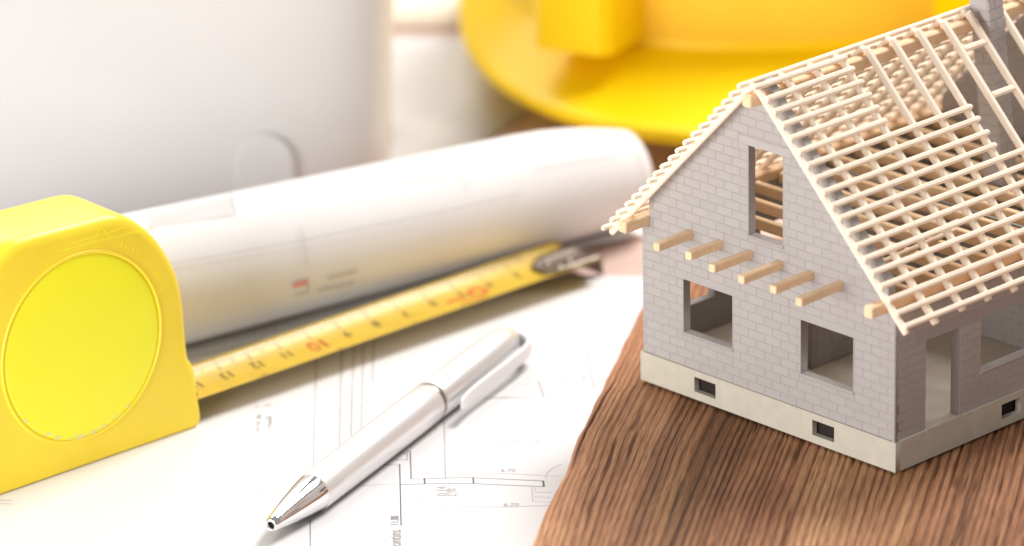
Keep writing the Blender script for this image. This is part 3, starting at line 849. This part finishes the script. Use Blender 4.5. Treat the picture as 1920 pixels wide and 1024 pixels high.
# ------------------------------------------------------------------ pen
PEN = empty('ballpoint_pen', (-.0654, 1.1912, .0046), -math.atan2(65.8, 129.4))
PEN.rotation_euler = (.0085, 0, -math.atan2(65.8, 129.4))
tag(PEN, 'silver ballpoint pen with a chrome tip lying on the floor plan', 'pen')
mm = lambda L_: [(a * MM, b * MM) for a, b in L_]
lathe('tip', mm([(1.05, 1.5), (1.05, .15), (1.25, 0), (1.7, 0), (1.9, .25), (2.3, 2.2), (2.95, 5.5), (3.7, 10), (4.45, 15), (5.0, 19.3), (5.32, 22.6), (5.32, 23.2)]), M_CHROME, PEN, 72, 'Y')
lathe('bore_shade', mm([(1.04, 1.4), (.0, 1.4)]), M_HOLE, PEN, 32, 'Y')  # dark disc painted as the shade down the hole
lathe('barrel', mm([(5.2, 23.0), (5.42, 23.05), (5.5, 23.3), (5.62, 34), (5.76, 50), (5.85, 66), (5.86, 78), (5.78, 89.6), (5.66, 90.0), (5.3, 90.1)]), M_SILVER, PEN, 72, 'Y')
lathe('ring', mm([(5.2, 89.8), (5.42, 90.1), (5.46, 91.1), (5.42, 92.1), (5.2, 92.4)]), M_STEEL, PEN, 72, 'Y')  # darker steel puts the chrome ring's dark reflection into the colour
lathe('cap', mm([(5.2, 92.0), (5.6, 92.15), (5.74, 92.5), (5.76, 106), (5.66, 118), (5.4, 129.5), (5.05, 135.5), (4.5, 139.5), (3.6, 141.8), (2.2, 142.9), (.0, 143.3)]), M_SILVER, PEN, 72, 'Y')
def clip_strip():
    P = [(0, 142.5), (3.4, 142.5), (6.3, 141.3), (8.1, 138.3), (8.9, 133.5), (9.0, 125), (8.8, 114), (8.7, 104), (8.9, 98), (9.4, 94), (9.7, 92.6)]
    wz = [4.6, 4.6, 4.5, 4.4, 4.3, 4.2, 4.1, 4.0, 3.8, 3.4, 2.6]; th = [2.0, 2.0, 1.9, 1.7, 1.5, 1.4, 1.35, 1.3, 1.2, 1.1, .8]
    # smooth along
    n = len(P); v = []; f = []; pts = []
    for i in range(n - 1):
        for j in range(4):
            t = j / 4
            a, b, c, d = [Vector(P[min(max(i + k, 0), n - 1)]) for k in (-1, 0, 1, 2)]
            q = .5 * ((2 * b) + (c - a) * t + (2 * a - 5 * b + 4 * c - d) * t * t + (3 * b - a - 3 * c + d) * t ** 3)
            pts.append((q, wz[i] * (1 - t) + wz[i + 1] * t, th[i] * (1 - t) + th[i + 1] * t))
    pts.append((Vector(P[-1]), wz[-1], th[-1]))
    m = len(pts)
    for i, (q, w_, t_) in enumerate(pts):
        d = (pts[min(i + 1, m - 1)][0] - pts[max(i - 1, 0)][0]).normalized(); nn = Vector((-d.y, d.x))
        a, b = t_ / 2, w_ / 2; c = .35
        for x, z in ((-a, -b + c), (-a, b - c), (-a + c, b), (a - c, b), (a, b - c), (a, -b + c), (a - c, -b), (-a + c, -b)):
            p = q + nn * x; v.append((p.x * MM, p.y * MM, (z + .1) * MM))
    for i in range(m - 1):
        for k in range(8):
            j = (k + 1) % 8; f.append([i * 8 + k, i * 8 + j, i * 8 + 8 + j, i * 8 + 8 + k])
    f.append(list(range(7, -1, -1))); f.append([(m - 1) * 8 + k for k in range(8)])
    o = mesh('clip', v, f, M_CLIP, PEN)
    bm = bmesh.new(); bm.from_mesh(o.data); bmesh.ops.recalc_face_normals(bm, faces=bm.faces); bm.to_mesh(o.data); bm.free()
    autosmooth(o, 32)
clip_strip()

# ------------------------------------------------------------------ paper roll
RA = Vector((-.1, 1.33297, .02118)); RB = Vector((.05, 1.43665, .01738))
RX = (RB - RA).normalized(); E1 = RX.cross(Vector((0, 0, 1))).normalized(); E2 = E1.cross(RX)
def roll(t, deg, k=1.0, off=0.0):
    c = RA + (RB - RA) * t; r = RA.z + (RB.z - RA.z) * t
    q_ = min(1, max(0, (t - .70) / .21)); s_ = 1 - .15 * q_ * q_
    c = c - Vector((0, 0, r * (1 - s_) * .96)); r = r * s_
    return c + (E1 * math.cos(R(deg)) + E2 * math.sin(R(deg))) * (r * k + off)
v = []; f = []; NA = 220; TS = [-.62, -.4, -.2, 0, .2, .4, .6, .70, .75, .80, .84, .88, .905]
for i in range(NA + 1):
    q = i / NA; deg = 200 + (360 * 3 + 70) * q; k = .80 + .20 * q
    for t in TS:
        tt = t + (.012 * math.sin(q * 9.0) - .03 * (1 - q) if t > .9 else 0)
        v.append(roll(tt, deg, k))
# the loose outer edge runs out flat on the table in front of the roll
for i in range(1, 15):
    g_ = i * .00085
    for t in TS:
        c_ = RA + (RB - RA) * t; v.append(Vector((c_.x, c_.y, .0002 + .0003 * (i / 14) ** 2)) + E1 * g_ * (1.0 + .25 * math.sin(t * 7)))
NA += 14
nT = len(TS)
for i in range(NA):
    for j in range(nT - 1):
        a = i * nT + j; f.append([a, a + nT, a + nT + 1, a + 1])
ROLL = mesh('paper_roll', v, f, M_ROLL, None, True)
md = ROLL.modifiers.new('thickness', 'SOLIDIFY'); md.thickness = .00012; md.offset = -1
tag(ROLL, 'rolled up white plan lying behind the tape blade', 'paper roll')
def rline(pts, w, mb, off=.00012):
    for (t0, a0), (t1, a1) in zip(pts, pts[1:]):
        n = max(2, int(abs(a1 - a0) / 5) + 2)
        for i in range(n):
            q0, q1 = i / n, (i + 1) / n
            p = roll(t0 + (t1 - t0) * q0, a0 + (a1 - a0) * q0, 1, off); q = roll(t0 + (t1 - t0) * q1, a0 + (a1 - a0) * q1, 1, off)
            d = (q - p).normalized(); am = a0 + (a1 - a0) * (q0 + q1) / 2; nn = (E1 * math.cos(R(am)) + E2 * math.sin(R(am))); s = d.cross(nn).normalized() * w / 2
            mb.add([p + s, q + s, q - s, p - s], [[0, 1, 2, 3]])
lm_, ll_, lr_, ld_ = MB(), MB(), MB(), MB()
rline([(-.10, 34), (.19, 27.5), (.41, 24.5), (.62, 24)], .00035, ll_)
rline([(.195, 40), (.19, 6.5)], .0004, ll_); rline([(.19, -4), (.195, -17.5), (.168, -17.5)], .0005, lm_)
rline([(-.05, 71), (.10, 65)], .0003, ll_); rline([(.10, 65), (.13, 98)], .0003, ll_)
for i in range(11): rline([(-.06 + i * .003, 71 + i * 2.3), (.097 + i * .003, 66 + i * 2.6)], .00022, ll_)
rline([(.88, 60), (.885, 23), (.885, -5)], .0003, ll_)
rline([(.40, 60), (.52, 58)], .0003, ll_); rline([(.52, 58), (.53, 40)], .0003, ll_); rline([(.66, 45), (.84, 44)], .0003, ll_)
rnd = random.Random(9)
for (t0, t1, a) in ((.232, .288, -10.5), (.217, .245, -20.5), (.25, .288, -22)):
    t = t0
    while t < t1:
        rline([(t, a), (t, a + rnd.choice((2.4, 2.4, 3.6)))], .0003, ld_); rline([(t, a + rnd.choice((0, 2.4))), (t + .0022, a + 1)], .0003, ld_); t += rnd.uniform(.0028, .004)
for t in np.arange(.166, .189, .0038): rline([(t, -10), (t, -5.5)], .0006, lr_); rline([(t, -7.5), (t + .003, -7.5)], .0006, lr_)
for mb_, m_ in ((ll_, M_ROLLPR), (lm_, M_LINEL), (lr_, M_LINER), (ld_, M_LINEL)):
    mb_.build('printed_drawing', m_, ROLL)['kind'] = 'stuff'

# ------------------------------------------------------------------ hard hat
HAT = empty('hard_hat', (.0945, 1.5915, -.0015))
tag(HAT, 'yellow hard hat with a wide front brim behind the model house', 'hard hat')
def sup(a, b, n, th):
    c, s = math.cos(th), math.sin(th)
    return (a * abs(c) ** (2 / n) * (1 if c >= 0 else -1), b * abs(s) ** (2 / n) * (1 if s >= 0 else -1))
NS = 128
def ringset(name, spec, mat_, parent, cap=False):
    v = []; f = []
    for a, b, n, dx, dy, z in spec:
        for i in range(NS):
            x, y = sup(a, b, n, 2 * math.pi * i / NS); v.append((x + dx, y + dy, z))
    for k in range(len(spec) - 1):
        for i in range(NS):
            j = (i + 1) % NS; f.append([k * NS + i, k * NS + j, (k + 1) * NS + j, (k + 1) * NS + i])
    if cap: f.append([(len(spec) - 1) * NS + i for i in range(NS)])
    o = mesh(name, v, f, mat_, parent, True); autosmooth(o, 60); return o
sx, sy = -.003, .002
ringset('brim', [(.085, .080, 2.3, sx, sy, .0), (.086, .081, 2.3, sx, sy, .018), (.1085, .1415, 2.4, 0, 0, .0165), (.1105, .1437, 2.4, 0, 0, .0180), (.1108, .1440, 2.4, 0, 0, .0200), (.1095, .1425, 2.4, 0, 0, .0214),
                 (.1075, .136, 2.4, 0, 0, .0224), (.102, .115, 2.35, -.001, .001, .0255), (.0965, .096, 2.3, sx, sy, .0292), (.0945, .0895, 2.3, sx, sy, .0312)], M_HELM, HAT)
ringset('shell', [(.0945, .0895, 2.3, sx, sy, .0308), (.0935, .0885, 2.3, sx, sy, .034), (.0930, .0880, 2.3, sx, sy, .06), (.090, .086, 2.25, sx, sy, .09), (.083, .080, 2.2, sx, sy, .118), (.068, .067, 2.1, sx, sy, .139), (.044, .045, 2.05, sx, sy, .151), (.016, .017, 2, sx, sy, .156)], M_HELM, HAT, True)
# raised front panel between the two lugs
v = []; f = []; th = np.linspace(R(270 - 31), R(270 + 31), 25); zz = (.0335, .0345, .075, .082)
for off, zs in ((.0025, zz),):
    for z in zs:
        for a in th:
            o_ = off if .034 < z < .08 else .0004
            x, y = sup(.0932 + o_, .0882 + o_, 2.3, a); v.append((x + sx, y + sy, z))
for k in range(3):
    for i in range(24):
        f.append([k * 25 + i, k * 25 + i + 1, (k + 1) * 25 + i + 1, (k + 1) * 25 + i])
mesh('front_panel', v, f, M_HELMP, HAT, True)
for x in (-.0690, .0630):
    y = -.0840; sg = 1 if x < 0 else -1
    vv, ff = bar((x + .0015 * sg, y, .0335), (x + .0015 * sg, y + .002, .085), .028, .030, up=(-.487 * sg, -.873, 0), ch=.10, endch=.04)
    o = mesh('accessory_lug', vv, ff, M_HELM, HAT)
    o.rotation_euler = (0, 0, 0)

# ------------------------------------------------------------------ white tub
TUB = empty('white_tub', (-.1600, 1.4830, -.0005), 0)
tag(TUB, 'large white tub with rounded corners standing behind the tape measure', 'tub')
ringset('body', [(.112, .058, 5, 0, 0, .0), (.1195, .0655, 5.5, 0, 0, .0002), (.1215, .0675, 6, 0, 0, .002), (.1228, .0682, 6.5, 0, 0, .03), (.1255, .0700, 7, 0, 0, .085), (.1275, .0715, 7, 0, 0, .125), (.1300, .0740, 7, 0, 0, .126), (.1308, .0748, 7, 0, 0, .130), (.1300, .0740, 7, 0, 0, .134), (.1255, .0695, 7, 0, 0, .134), (.1215, .0665, 6.5, 0, 0, .08), (.118, .063, 6, 0, 0, .005)], M_TUB, TUB, True)
arch = [(-.0080, 0), (.0080, 0), (.0080, .026)] + [(.0080 * math.cos(a), .026 + .0090 * math.sin(a)) for a in np.linspace(.15, math.pi - .15, 16)] + [(-.0080, .026)]
me = fill2d('lug', [arch], .0036, M_TUB, None, bevel=.0016)
o = bpy.data.objects.new('lug', me); link(o, TUB)
o.rotation_euler = (R(90), 0, 0); o.location = (.0850, -.0654, .0005)
autosmooth(o, 30)
o['label'] = 'small rounded white lug low on the tub'
